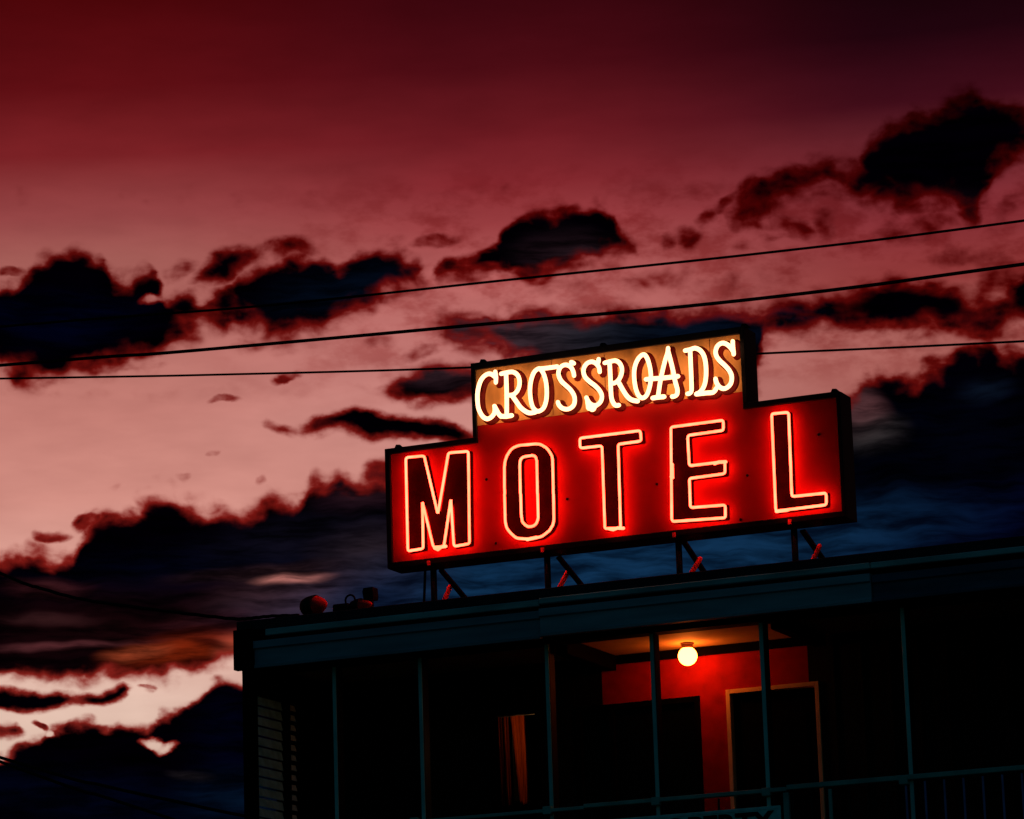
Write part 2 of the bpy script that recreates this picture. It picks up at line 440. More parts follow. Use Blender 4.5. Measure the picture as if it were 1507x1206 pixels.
# ------------------------------------------------------------------ mesh helpers
class MB:
    def __init__(s):
        s.v, s.f = [], []

    def add(s, vs, fs):
        o = len(s.v)
        s.v += [tuple(p) for p in vs]
        s.f += [tuple(i+o for i in q) for q in fs]
        return s

    def box(s, x0, x1, y0, y1, z0, z1):
        v = [(x, y, z) for z in (z0, z1) for y in (y0, y1) for x in (x0, x1)]
        return s.add(v, [(0, 2, 3, 1), (4, 5, 7, 6), (0, 1, 5, 4), (2, 6, 7, 3), (0, 4, 6, 2), (1, 3, 7, 5)])

    def sweep(s, pts, rx, ry=None, seg=8, closed=False, nrm=None, cap=True, endround=True):
        """tube along pts; rx across the path, ry along the fixed normal nrm (ellipse)"""
        ry = ry or rx
        pts = [Vector(p) for p in pts]
        n = len(pts)
        rings = []
        prev = None
        for i, p in enumerate(pts):
            a = pts[i-1] if (i or closed) else p
            b = pts[(i+1) % n] if (i < n-1 or closed) else p
            t = (b-a).normalized()
            if nrm is not None:
                N = Vector(nrm)
                B = t.cross(N).normalized()
            else:
                if prev is None:
                    prev = Vector((0, 0, 1)) if abs(t.z) < .9 else Vector((1, 0, 0))
                N = (prev-t*prev.dot(t)).normalized()
                prev = N
                B = t.cross(N)
            rings.append((p, B, N, t, 1.0))
        if not closed and endround:
            p, B, N, t, _ = rings[0]
            rings[0:1] = [(p-t*rx*.9, B, N, t, .3), (p-t*rx*.6, B, N, t, .75), (p, B, N, t, 1)]
            p, B, N, t, _ = rings[-1]
            rings[-1:] = [(p, B, N, t, 1), (p+t*rx*.6, B, N, t, .75), (p+t*rx*.9, B, N, t, .3)]
        vs, fs = [], []
        for p, B, N, t, k in rings:
            for j in range(seg):
                a = 2*math.pi*j/seg
                vs.append(p+B*(math.cos(a)*rx*k)+N*(math.sin(a)*ry*k))
        m = len(rings)
        for i in range(m if closed else m-1):
            for j in range(seg):
                k = (i+1) % m
                fs.append((i*seg+j, i*seg+(j+1) % seg, k*seg+(j+1) % seg, k*seg+j))
        if not closed and cap:
            fs.append(tuple(range(seg))[::-1])
            fs.append(tuple((m-1)*seg+j for j in range(seg)))
        return s.add(vs, fs)

    def bar(s, a, b, w, h):
        """rectangular bar between two points; w horizontal-ish, h the other way"""
        a, b = Vector(a), Vector(b)
        t = (b-a).normalized()
        h0 = Vector((1, 0, 0)) if abs(t.x) < .9 else Vector((0, 1, 0))
        B = (h0-t*h0.dot(t)).normalized()
        N = t.cross(B)
        vs = [p+B*(sx*w/2)+N*(sy*h/2) for p in (a, b) for sx, sy in ((-1, -1), (1, -1), (1, 1), (-1, 1))]
        return s.add(vs, [(0, 3, 2, 1), (4, 5, 6, 7), (0, 1, 5, 4), (1, 2, 6, 5), (2, 3, 7, 6), (3, 0, 4, 7)])

    def lathe(s, prof, base, axis, seg=20):
        """prof: (radius, distance along axis)"""
        base, ax = Vector(base), Vector(axis).normalized()
        h = Vector((0, 0, 1)) if abs(ax.z) < .9 else Vector((1, 0, 0))
        B = (h-ax*h.dot(ax)).normalized()
        N = ax.cross(B)
        vs, fs = [], []
        for r, d in prof:
            for j in range(seg):
                a = 2*math.pi*j/seg
                vs.append(base+ax*d+B*(math.cos(a)*r)+N*(math.sin(a)*r))
        for i in range(len(prof)-1):
            for j in range(seg):
                fs.append((i*seg+j, i*seg+(j+1) % seg, (i+1)*seg+(j+1) % seg, (i+1)*seg+j))
        fs.append(tuple(range(seg))[::-1])
        fs.append(tuple((len(prof)-1)*seg+j for j in range(seg)))
        return s.add(vs, fs)

    def build(s, name, m, parent=None, smooth=False, bevel=0.0):
        me = bpy.data.meshes.new(name)
        org = parent_world(parent)
        me.from_pydata([(Vector(p)-org) for p in s.v], [], s.f)
        bm = bmesh.new()
        bm.from_mesh(me)
        bmesh.ops.recalc_face_normals(bm, faces=bm.faces)
        if bevel:
            bmesh.ops.bevel(bm, geom=bm.edges[:], offset=bevel, segments=1, affect='EDGES', clamp_overlap=True)
        bm.to_mesh(me)
        bm.free()
        me.materials.append(m)
        if smooth:
            for p in me.polygons:
                p.use_smooth = True
        o = bpy.data.objects.new(name, me)
        COL.objects.link(o)
        if parent:
            o.parent = parent
        return o


def parent_world(o):
    v = Vector((0, 0, 0))
    while o:
        v += o.location
        o = o.parent
    return v


def thing(name, label, cat, loc, group=None):
    o = bpy.data.objects.new(name, None)
    COL.objects.link(o)
    o.empty_display_size = .2
    o.location = loc
    tag(o, label, cat, group)
    return o


def tag(o, label, cat, group=None):
    o['label'] = label
    o['category'] = cat
    if group:
        o['group'] = group
    return o


def prism(poly, y0, y1, hole=None):
    """polygon in X,Z extruded between y0 and y1, optional hole with the same point count"""
    mb = MB()
    n = len(poly)
    if hole is None:
        tris = [tuple(q) for q in tessellate_polygon([[Vector((x, z, 0)) for x, z in poly]])]
        mb.add([(x, y0, z) for x, z in poly]+[(x, y1, z) for x, z in poly],
               tris+[tuple(i+n for i in q[::-1]) for q in tris]+[(i, (i+1) % n, n+(i+1) % n, n+i) for i in range(n)])
    else:
        mb.add([(x, y0, z) for x, z in poly]+[(x, y0, z) for x, z in hole]+[(x, y1, z) for x, z in poly]+[(x, y1, z) for x, z in hole],
               [(i, (i+1) % n, n+(i+1) % n, n+i) for i in range(n)]+[(2*n+i, 3*n+i, 3*n+(i+1) % n, 2*n+(i+1) % n) for i in range(n)]
               + [(i, 2*n+i, 2*n+(i+1) % n, (i+1) % n) for i in range(n)]+[(n+i, n+(i+1) % n, 3*n+(i+1) % n, 3*n+i) for i in range(n)])
    return mb


def catmull(p, k=5, closed=False):
    p = [Vector(q) for q in p]
    n = len(p)
    if n == 2:
        return p
    out = []
    for i in range(n if closed else n-1):
        a, b, c, d = (p[(i+j) % n] if closed else p[min(max(i+j, 0), n-1)] for j in (-1, 0, 1, 2))
        for t in range(k):
            t /= k
            out.append(.5*((2*b)+(c-a)*t+(2*a-5*b+4*c-d)*t*t+(3*b-a-3*c+d)*t**3))
    if not closed:
        out.append(p[-1])
    return out


def fillet(p, r, k=4):
    p = [Vector(q) for q in p]
    n = len(p)
    out = []
    for i in range(n):
        a, b, c = p[i-1], p[i], p[(i+1) % n]
        u, w = (a-b), (c-b)
        q = min(r, u.length*.42, w.length*.42)
        s, e = b+u.normalized()*q, b+w.normalized()*q
        for t in range(k+1):
            t /= k
            out.append(s*(1-t)**2+b*2*t*(1-t)+e*t*t)
    return out


# ------------------------------------------------------------------ planes of the place
YP = 27.40          # balcony posts
YF = 27.15          # roof fascia
YS = 28.05          # sign face
YB = YP+1.20        # back wall of the balcony
ZC, ZFL, ZR = 6.56, 4.12, 5.17   # ceiling, balcony floor, top rail
ZTOP = 6.92
XL, XR = -14.44, -2.0


def X(x, y, Y):
    return at(x, y, Y).x


# ground
g = MB().add([(-1500, -1500, 0), (1500, -1500, 0), (1500, 1500, 0), (-1500, 1500, 0)], [(0, 1, 2, 3)]).build('ground', M['asphalt'])
g['kind'] = 'structure'

# ------------------------------------------------------------------ motel building
bd = thing('motel_building', 'dark two-storey motel with teal fascia and an open upper balcony', 'building', (XL, YP, 0))
xwl = X(358, 1100, YP-.03)+.04
MB().box(xwl-.06, XR, YP+.02, YB+6.0, 0, ZFL-.22).build('lower_wall', M['lower'], bd)
MB().box(xwl-.06, XR, YF+.12, YB-.002, ZFL-.218, ZFL).build('balcony_floor', M['soffit'], bd)

# back wall with openings (built as panels round them)
xc0, xc1 = X(728, 1052, YB), X(788, 1050, YB)               # curtain window
zc1 = at(755, 1052, YB).z
xw0, xw1 = X(846, 1030, YB), X(1030, 1024, YB)              # dark picture window
zw1 = at(1000, 1027, YB).z
xd0, xd1 = X(1069, 1018, YB), X(1206, 1008, YB)             # door with its frame
zd1 = at(1070, 1016, YB).z
xdark = X(1189, 975, YB)
zc0 = ZFL+.75
wt = MB()
T0, T1 = YB, YB+.14
xdl = X(886, 1000, YB)
dp = MB()  # left of the red wall, black stands in for the lamp light fading
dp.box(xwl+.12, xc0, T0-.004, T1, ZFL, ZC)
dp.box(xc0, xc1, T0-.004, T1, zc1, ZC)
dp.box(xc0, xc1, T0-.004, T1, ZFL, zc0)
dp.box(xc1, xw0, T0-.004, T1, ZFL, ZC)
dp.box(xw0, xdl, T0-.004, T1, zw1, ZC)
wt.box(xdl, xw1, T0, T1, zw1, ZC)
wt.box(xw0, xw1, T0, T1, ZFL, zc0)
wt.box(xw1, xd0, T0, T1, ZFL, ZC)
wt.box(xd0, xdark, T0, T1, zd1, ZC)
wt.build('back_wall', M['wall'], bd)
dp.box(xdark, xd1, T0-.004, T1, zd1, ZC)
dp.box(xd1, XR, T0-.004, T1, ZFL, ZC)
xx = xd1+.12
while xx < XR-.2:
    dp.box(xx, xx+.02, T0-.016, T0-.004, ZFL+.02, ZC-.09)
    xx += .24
dp.build('panelled_and_shade_wall', M['darkwall'], bd, bevel=.002)
MB().box(xwl+.12, xdark, YB-.03, YB-.002, ZC-.075, ZC-.004).build('crown_trim', M['dark'], bd)

# rooms behind the wall are closed off and dark
rm = MB()
rm.box(xwl+.12, XR, YB+1.6, YB+1.7, ZFL-.2, ZC+.1)
rm.box(xwl+.12, XR, YB+.142, YB+1.598, ZC+.002, ZC+.1)
for xs in (xc0-.5, xc1+.5, xd0-.3):
    rm.box(xs, xs+.08, YB+.142, YB+1.598, ZFL-.2, ZC)
rm.build('room_partition', M['darkwall'], bd)

# balcony ceiling and the front beam that hangs below it
MB().box(xwl+.12, XR, YP+.13, YB+.14, ZC, ZC+.06).build('balcony_ceiling', M['ceiling'], bd)
zfb = 6.525
MB().box(xwl, XR, YP-.02, YP+.128, ZC-.055, ZC+.12).build('front_beam', M['dark'], bd)
MB().box(XL+.02, XR, YF+.05, YP-.022, zfb+.03, zfb+.06).build('soffit', M['soffit'], bd)

# added beams from posts to wall, put in to stop the porch lamp's spread
for x_, dp_ in ((817, .13), (1136, .10)):
    q = X(x_, 950, YP)
    MB().box(q-.05, q+.05, YP+.13, YB-.032, ZC-dp_, ZC-.002).build('light_stop_beam', M['dark'], bd, bevel=.004)

# roof and stepped roof edge
MB().box(XL+.03, XR, YF+.12, YB+6.0, 6.70, 6.86).build('roof', M['roof'], bd)
re = MB()
re.box(XL, XR, YF+.03, YF+.118, 6.835, ZTOP)
re.box(XL, XL+.1, YF+.12, YB+6, 6.70, ZTOP-.004)
re.build('roof_edge', M['roof'], bd, bevel=.006)
j1, j2 = X(795, 925, YF), X(1283, 870, YF)
gut = MB()
for a, b, dy, dz in ((X(390, 940, YF), j1-.004, .0, -.012), (j1+.002, j2-.004, -.022, .0), (j2+.002, XR, -.012, .0)):
    gut.box(a, b, YF+dy, YF+.028, 6.785+dz, 6.833+dz*.4)
gut.build('gutter', M['gutter'], bd, bevel=.006)
MB().box(XL+.01, XR, YF+.055, YF+.118, zfb+.06, 6.83).build('fascia_backing', M['dark'], bd)


def fascia(a, b, dy, z0, z1, m, label=None):
    mb = MB()
    pr = [(YF+.052, z0), (YF+dy, z0), (YF+dy-.004, z0+.022), (YF+dy+.012, z0+.03), (YF+dy+.012, z1-.075), (YF+dy-.012, z1-.065), (YF+dy-.012, z1-.005), (YF+.052, z1)]
    n = len(pr)
    mb.add([(a, y, z) for y, z in pr]+[(b, y, z) for y, z in pr], [tuple(range(n)), tuple(range(n, 2*n))[::-1]]+[(i, (i+1) % n, n+(i+1) % n, n+i) for i in range(n)])
    o = mb.build('fascia', m, bd)
    if label:
        o['label'] = label
    return o


MB().box(XL-.004, X(372, 950, YF), YF-.024, YF+.05, zfb-.02, 6.84).build('corner_shade_cap', M['dark'], bd, bevel=.004)  # black piece put in where the fascia end fades into shade
xcap = X(372, 950, YF)+.002
fascia(xcap, j1-.004, .014, zfb-.012, 6.742, M['fascia'], 'weathered blue-green fascia length at the open end of the roof')
fascia(j1+.002, j2-.006, -.014, zfb, 6.752, M['fasciab'], 'brighter teal fascia length below the sign')
fascia(j2+.004, XR, .010, zfb+.004, 6.742, M['fasciad'], 'dull dark fascia length')
# end of the roof
MB().box(XL, XL+.14, YF+.12, YB+6, zfb-.03, 6.69).build('roof_end_board', M['dark'], bd)

# balcony posts
for x, y in ((493.5, 1080), (620.5, 1080), (808, 1070), (963.5, 1060), (1125, 1040), (1334, 1015), (1545, 1000), (1760, 980)):
    px_ = X(x, y, YP)
    mb = MB()
    mb.box(px_-.020, px_+.020, YP+.006, YP+.115, ZFL, ZC-.057)
    mb.box(px_-.045, px_+.045, YP-.012, YP+.127, ZFL, ZFL+.02)
    po = mb.build('post', M['post'], bd, bevel=.003)
    MB().box(px_-.0165, px_+.0165, YP-.006, YP+.0055, ZFL+.021, ZC-.06).build('post_face', M['postf'], po, bevel=.003)

# end wall with louvred windows, seen on its inner side
EW = X(376.5, 1100, YP+.05)
ew = MB()
ys = [YP+.04, YP+.06, YP+.56, YP+.655, YP+.81, YB]
zl1, zl0 = 6.365, ZFL+.75
ew.box(xwl-.04, EW, YP-.03, ys[1], ZFL, 6.69)
ew.box(xwl-.04, EW, ys[1], ys[4], ZFL, zl0)
ew.box(xwl-.04, EW, ys[1], ys[4], zl1, 6.69)
ew.box(xwl-.04, EW, ys[2], ys[3], zl0, zl1)
ew.box(xwl-.04, EW, ys[4], YB+6.0, ZFL, 6.69)
ew.build('end_wall', M['dark'], bd)


def louvres(y0, y1, m, h, name_m='dark'):
    fr = MB()
    fr.box(EW-.07, EW+.012, y0-.012, y0+.012, zl0, zl1)
    fr.box(EW-.07, EW+.012, y1-.012, y1+.012, zl0, zl1)
    fr.box(EW-.07, EW+.012, y0+.012, y1-.012, zl1-.02, zl1)
    fr.box(EW-.07, EW+.012, y0+.012, y1-.012, zl0, zl0+.02)
    f = fr.build('louvre_window', M['dark'], bd)
    sl_ = MB()
    z = zl1-.028
    while z-.085 > zl0+.02:
        vs = [(EW-.028, y, zz) for y in (y0+.013, y1-.013) for zz in ()]
        a, b = z, z-h
        xa, xb = EW-.016, EW-.002
        p = [(xa, a), (xa-.006, a), (xb-.006, b), (xb, b)]
        sl_.add([(q[0], y0+.013, q[1]) for q in p]+[(q[0], y1-.013, q[1]) for q in p], [(0, 1, 2, 3), (7, 6, 5, 4), (0, 4, 5, 1), (1, 5, 6, 2), (2, 6, 7, 3), (3, 7, 4, 0)])
        z -= .085
    sl_.build('louvre_glass', m, f)


louvres(ys[1], ys[2], M['louvre'], .072)
louvres(ys[3], ys[4], M['louvreb'], .05)

# curtained window
wf = MB()
wf.box(xc0-.05, xc0, YB-.02, YB+.1, zc0-.05, zc1+.05)
wf.box(xc1, xc1+.05, YB-.02, YB+.1, zc0-.05, zc1+.05)
wf.box(xc0, xc1, YB-.02, YB+.1, zc1+.002, zc1+.05)
wf.box(xc0, xc1, YB-.03, YB+.1, zc0-.05, zc0-.002)
cw = wf.build('window', M['dark'], bd, bevel=.003)

# dark picture window
pf = MB()
pf.box(xw0, xw0+.05, YB-.012, YB+.08, zc0, zw1)
pf.box(xw1-.05, xw1, YB-.012, YB+.08, zc0, zw1)
xm = X(902, 1110, YB)
pf.box(xm-.025, xm+.025, YB-.010, YB+.08, zc0+.05, zw1-.05)
pf.box(xw0+.05, xw1-.05, YB-.012, YB+.08, zw1-.05, zw1)
pf.box(xw0+.05, xw1-.05, YB-.012, YB+.08, zc0, zc0+.05)
pw = pf.build('window', M['dark'], bd, bevel=.003)
for a, b in ((xw0+.05, xm-.025), (xm+.025, xw1-.05)):
    MB().box(a, b, YB+.03, YB+.038, zc0+.05, zw1-.05).build('pane', M['glass'], pw)

# door
tw = .036
dr = MB()
dr.box(xd0+tw, xd1-tw, YB+.05, YB+.095, ZFL+.01, zd1-tw)
for za, zb in ((ZFL+.25, ZFL+.95), (ZFL+1.15, zd1-tw-.2)):
    dr.box(xd0+tw+.1, xd1-tw-.1, YB+.038, YB+.05, za, zb)
door = dr.build('door', M['dark'], bd, bevel=.004)
df = MB()
df.box(xd0, xd0+tw, YB-.022, YB+.10, ZFL, zd1)
df.box(xd1-tw, xd1, YB-.022, YB+.10, ZFL, zd1)
df.box(xd0+tw, xd1-tw, YB-.022, YB+.10, zd1-tw, zd1)
df.build('door_frame', M['trim'], door, bevel=.003)
MB().lathe([(.024, 0), (.024, .012), (.01, .016), (.01, .04), (.026, .05), (.028, .065), (.018, .08)], (xd0+tw+.06, YB+.05, ZFL+1.0), (0, -1, 0), 16).build('handle', M['steel'], door, True)

# railing
rl = MB()
xs1, xs2 = X(1160, 1160, YP), X(862, 1188, YP)
for a, b, dz, r in ((xwl+.13, xs2, -.012, .018), (xs2, xs1, .0, .020), (xs1, XR, .012, .023)):
    rl.box(a, b, YP-.052, YP-.004, ZR-r+dz, ZR+r+dz-.006)
rl.box(xwl+.13, XR, YP-.045, YP-.012, ZFL+.10, ZFL+.14)
for x in (612, 808, 968, 1131, 1334):
    q = X(x, 1180, YP)
    rl.box(q-.035, q+.035, YP-.06, YP+.0, ZR-.045, ZR+.02)
railing = rl.build('railing', M['rail'], bd, bevel=.005)
x0 = X(1362, 1170, YP-.03)
for k in range(-29, 20):
    q = x0+k*.1535
    m = M['rail'] if k == -5 else M['baluster'] if k >= -1 else M['black']
    MB().sweep([(q, YP-.028, ZFL+.141), (q, YP-.028, ZR-.03)], .0095 if k != -5 else .016, seg=8, endround=False).build('baluster', m, railing)
q = X(1158, 1180, YP-.03)
MB().box(q-.022, q+.022, YP-.05, YP-.01, ZFL+.141, ZR-.03).build('baluster', M['rail'], railing)

# ------------------------------------------------------------------ curtain and lamp inside the room
cu = MB()
ct = zc1-.003


def strip(xa0, xa1, xb0, xb1, zt, zb, y):
    n = 7
    vs, fs = [], []
    for i in range(n+1):
        t = i/n
        yy = y+.018*math.sin(t*math.pi*3)
        vs += [(xa0+(xa1-xa0)*t, yy, zt), (xb0+(xb1-xb0)*t, yy, zb), (xa0+(xa1-xa0)*t, yy+.006, zt), (xb0+(xb1-xb0)*t, yy+.006, zb)]
    for i in range(n):
        o = i*4
        fs += [(o, o+1, o+5, o+4), (o+2, o+6, o+7, o+3), (o, o+4, o+6, o+2), (o+1, o+3, o+7, o+5)]
    fs += [(0, 2, 3, 1), (n*4, n*4+1, n*4+3, n*4+2)]
    cu.add(vs, fs)


def cx(x):
    return X(x, 1080, YB+.06)


YC = YB+.06
zcb = at(755, 1186, YC).z
strip(cx(732), cx(738), cx(736), cx(740), ct, zcb, YC)
strip(cx(741), cx(748), cx(744), cx(750), ct, zcb, YC)
strip(cx(752), cx(773), cx(762), cx(776), ct, zcb, YC)
mcu = bpy.data.materials.new('sheer_orange_curtain')
mcu.use_nodes = True
t = mcu.node_tree
t.nodes.clear()
o_ = t.nodes.new('ShaderNodeOutputMaterial')
tr = t.nodes.new('ShaderNodeBsdfTranslucent')
df_ = t.nodes.new('ShaderNodeBsdfDiffuse')
mx = t.nodes.new('ShaderNodeMixShader')
wv = t.nodes.new('ShaderNodeTexWave')
wv.inputs['Scale'].default_value = 9
wv.inputs['Distortion'].default_value = 2
rp = t.nodes.new('ShaderNodeValToRGB')
rp.color_ramp.elements[0].color = (.34, .12, .03, 1)
rp.color_ramp.elements[1].color = (.85, .36, .10, 1)
t.links.new(wv.outputs['Fac'], rp.inputs[0])
t.links.new(rp.outputs[0], tr.inputs[0])
df_.inputs[0].default_value = (.1, .02, .01, 1)
mx.inputs[0].default_value = .35
t.links.new(tr.outputs[0], mx.inputs[1])
t.links.new(df_.outputs[0], mx.inputs[2])
t.links.new(mx.outputs[0], o_.inputs[0])
tag(cu.build('curtain', mcu), 'sheer orange curtain glowing in narrow folds inside the dark window', 'curtain')
# dark blind behind the gaps between the folds
bl = MB()
for a, b in ((xc0+.002, cx(731.5)), (cx(738.8), cx(741.2)), (cx(748.4), cx(752.6)), (cx(771.5), xc1-.002)):
    bl.box(a, b, YC+.019, YC+.024, zc0+.01, zc1-.002)
bl.box(xc0+.002, xc1-.002, YC+.0245, YC+.028, zc0+.01, zcb+.04)
bl.build('blind', M['dark'], cw)
li = bpy.data.lights.new('room_lamp', 'POINT')
li.energy = 8
li.color = (1, .45, .14)
li.shadow_soft_size = .06
lo = bpy.data.objects.new('room_lamp', li)
COL.objects.link(lo)
lo.location = ((xc0+xc1)/2, YB+.60, zc1-.14)

# ------------------------------------------------------------------ porch light
YL = YB-.27
gl = at(1012, 966, YL)
pl = thing('porch_light', 'glowing round globe lamp hanging from the balcony ceiling', 'lamp', (gl.x, YL, ZC))
MB().lathe([(.056, -.001), (.056, -.010), (.050, -.014), (.040, -.045), (.036, -.07)], (gl.x, YL, ZC), (0, 0, 1), 24).build('lamp_base', M['bronze'], pl)
gp = [(0.078*math.sin(a), -0.078*math.cos(a)) for a in [math.pi*i/16 for i in range(1, 16)]]
MB().lathe(gp, (gl.x, YL, gl.z), (0, 0, 1), 32).build('globe', M['globe'], pl, True)

# ------------------------------------------------------------------ PROPERTY board on the railing
YQ = YP-.075
b1 = at(1148, 1183, YQ)
b0 = at(890, 1204, YQ)
zb1 = b1.z-.012
ps = thing('notice_board', 'teal notice board with black capitals hung on the balcony railing', 'sign', ((b0.x+b1.x)/2, YQ, zb1-.45))
MB().box(b0.x, b1.x, YQ, YQ+.018, zb1-.45, zb1).build('board', M['board'], ps, bevel=.003)
bb = MB()
bb.box(b0.x+.012, b1.x-.012, YQ-.004, YQ-.0005, zb1-.024, zb1-.010)
bb.box(b1.x-.03, b1.x-.012, YQ-.004, YQ-.0005, zb1-.43, zb1-.025)
bb.box(b0.x+.012, b0.x+.03, YQ-.004, YQ-.0005, zb1-.43, zb1-.025)
bb.box(b0.x+.031, b1.x-.031, YQ-.004, YQ-.0005, zb1-.43, zb1-.412)
bb.build('border', M['boardedge'], ps)


def text_mesh(body, width, height, x, y, z, name, m, parent, weight=.0):
    cu_ = bpy.data.curves.new(name, 'FONT')
    cu_.body = body
    cu_.size = 1.0
    cu_.extrude = .004
    cu_.offset = weight
    tmp = bpy.data.objects.new(name, cu_)
    COL.objects.link(tmp)
    dg = bpy.context.evaluated_depsgraph_get()
    me = bpy.data.meshes.new_from_object(tmp.evaluated_get(dg))
    bpy.data.objects.remove(tmp)
    xs_ = [v.co.x for v in me.vertices]
    ys_ = [v.co.y for v in me.vertices]
    ax, bx, ay, by = min(xs_), max(xs_), min(ys_), max(ys_)
    org = parent_world(parent)
    for v in me.vertices:
        c = v.co.copy()
        v.co = Vector((x+(c.x-ax)/(bx-ax)*width, y-c.z, z+(c.y-ay)/(by-ay)*height))-org
    me.materials.append(m)
    o = bpy.data.objects.new(name, me)
    COL.objects.link(o)
    o.parent = parent
    return o


l0, l1 = at(928, 1206, YQ), at(1139, 1190, YQ)
text_mesh('PROPERTY', l1.x-l0.x, .17, l0.x, YQ-.005, zb1-.034-.17, 'lettering', M['ink'], ps, .03)

# ------------------------------------------------------------------ the roof sign
YTUBE = YS-.085                                    # script tubes stand off the face
YMOT = YS-.066                                     # outline tubes sit a little closer
pT = lambda x, y: at(x, y, YS)
sxl, sxr = pT(569.5, 750).x, pT(1242, 675).x
uxl, uxr = pT(695.5, 590).x, pT(1098, 530).x
szb, szm, szt = pT(572, 838).z, 8.435, pT(895, 508.5).z
SD = .255
sg = thing('roof_sign', 'stepped rooftop motel sign with glowing red and cream neon letters', 'sign', ((sxl+sxr)/2, YS+SD/2, 6.86))
outer = [(sxl, szb), (sxr, szb), (sxr, szm), (uxr, szm), (uxr, szt), (uxl, szt), (uxl, szm), (sxl, szm)]
prism(outer, YS+.012, YS+SD).build('cabinet', M['frame'], sg)
# frame strips round the face, proud of it
fwid = .05
fr = MB()
fy0, fy1 = YS-.022, YS+.0118
fr.box(sxl, sxr, fy0, fy1, szb, szb+fwid)
fr.box(sxl, sxl+fwid, fy0, fy1, szb+fwid, szm)
fr.box(sxr-fwid*.7, sxr, fy0, fy1, szb+fwid, szm)
fr.box(sxl+fwid, uxl+fwid*.8, fy0, fy1, szm-fwid, szm)
fr.box(uxr-fwid*.8, sxr-fwid*.7, fy0, fy1, szm-fwid, szm)
fr.box(uxl, uxl+fwid*.8, fy0, fy1, szm, szt)
fr.box(uxr-fwid*.8, uxr, fy0, fy1, szm, szt)
fr.box(uxl+fwid*.8, uxr-fwid*.8, fy0, fy1, szt-fwid*1.2, szt)
fr.build('trim_frame', M['frame'], sg, bevel=.004)
zst = pT(890, 603).z                               # lower edge of the cream panel
fa = MB()
fa.box(sxl+fwid*.5, sxr-fwid*.4, YS, YS+.011, szb+fwid*.5, szm-fwid*.5)
fa.box(uxl+fwid*.5, uxr-fwid*.5, YS, YS+.011, szm-fwid*.5, zst)
fa.build('face_panel', M['red'], sg)
MB().box(uxl+fwid*.5, uxr-fwid*.5, YS-.003, YS+.011, zst+.001, szt-fwid*.5).build('cream_panel', M['cream'], sg)
bo = MB()
for x, y in ((967, 713), (716, 706), (1100, 700), (835, 735), (1205, 640), (1090, 765), (730, 800)):
    p = pT(x, y)
    bo.lathe([(.012, 0), (.012, .005), (.006, .009)], (p.x, YS, p.z), (0, -1, 0), 8)
bo.build('bolt', M['black'], sg)['kind'] = 'stuff'
for x in (812, 890, 1046):
    p = pT(x, 540)
    sm = MB()
    sm.box(p.x-.0015, p.x+.0015, YS-.0055, YS-.0031, zst+.01, szt-fwid*1.2)
    sm.build('panel_seam', M['brown'], sg)


def pt(x, y, Y=YTUBE):
    p = at(x, y, Y)
    return Vector((p.x, Y, p.z))


MOTEL = [
    ('M', [[(597.2, 673.7), (624.3, 671), (644.2, 757), (660, 666.7), (689.3, 664.2), (691, 800.6), (668, 804.4), (663.6, 734), (653.2, 804.5), (638, 806), (621.6, 738), (623, 807.6), (600.3, 811.6)]]),
    ('O', [[(762, 656), (792.7, 653.2), (805.2, 659.5), (813.2, 672), (814.3, 723.6), (815.2, 769.5), (809.4, 780.7), (796.9, 790.4), (777.4, 793.9), (760, 792.5), (748.1, 782.1), (743.5, 771), (742.5, 723.6), (742.3, 683.2), (745.3, 672), (752.3, 660.9)],
           [(770.4, 672.7), (783.6, 670.4), (788.4, 672.6), (789.9, 678), (790.9, 723.6), (792, 763), (789.6, 770.5), (785, 774.4), (778, 775.8), (772.6, 773), (768.6, 768), (767.4, 760), (765.9, 723.6), (764.9, 685), (765.6, 678.4), (767.4, 675)]]),
    ('T', [[(853.2, 645), (942.4, 633.9), (943.8, 649.2), (909.6, 654.1), (913.4, 777.4), (890, 778.4), (886, 656.6), (853.9, 660)]]),
    ('E', [[(987.3, 628.8), (1064.3, 618.5), (1064.6, 633.7), (1012.0, 641.3), (1014.4, 686), (1066.7, 679.3), (1066.9, 697.4), (1014.4, 704.3), (1016, 747.5), (1067.3, 743.2), (1067.8, 762.3), (988.7, 767.8)]]),
    ('L', [[(1135.4, 609.4), (1160.4, 607), (1165.4, 731), (1215.8, 725.8), (1216, 743.3), (1141.8, 752.6)]]),
]


def shrink(poly, d):
    """move a closed XZ outline outward (d>0) or inward"""
    n = len(poly)
    ar = sum(poly[i].x*poly[(i+1) % n].z-poly[(i+1) % n].x*poly[i].z for i in range(n))
    sgn = 1 if ar > 0 else -1
    out = []
    for i in range(n):
        a, b, c = poly[i-1], poly[i], poly[(i+1) % n]
        n1_ = Vector((b.z-a.z, 0, -(b.x-a.x))).normalized()*sgn
        n2_ = Vector((c.z-b.z, 0, -(c.x-b.x))).normalized()*sgn
        k = (n1_+n2_)
        if k.length < .1:
            out.append(b+n1_*d)
            continue
        k.normalize()
        out.append(b+k*min(d/max(k.dot(n1_), .35), abs(d)*1.8) if d > 0 else b+k*d)
    return out


smid = Vector(((sxl+sxr)/2, YS+SD/2, 0))


def rear(p):                                        # the same letter on the back face, turned half round
    return Vector((2*smid.x-p.x, 2*smid.y-p.y, p.z))


def supports(path, mb, every, r=.006):
    acc, last = every*.5, path[0]
    for p in path[1:]:
        acc += (p-last).length
        last = p
        if acc > every:
            acc = 0
            mb.sweep([p+Vector((0, .008, 0)), (p.x, YS+.002, p.z)], r, seg=6, endround=False)


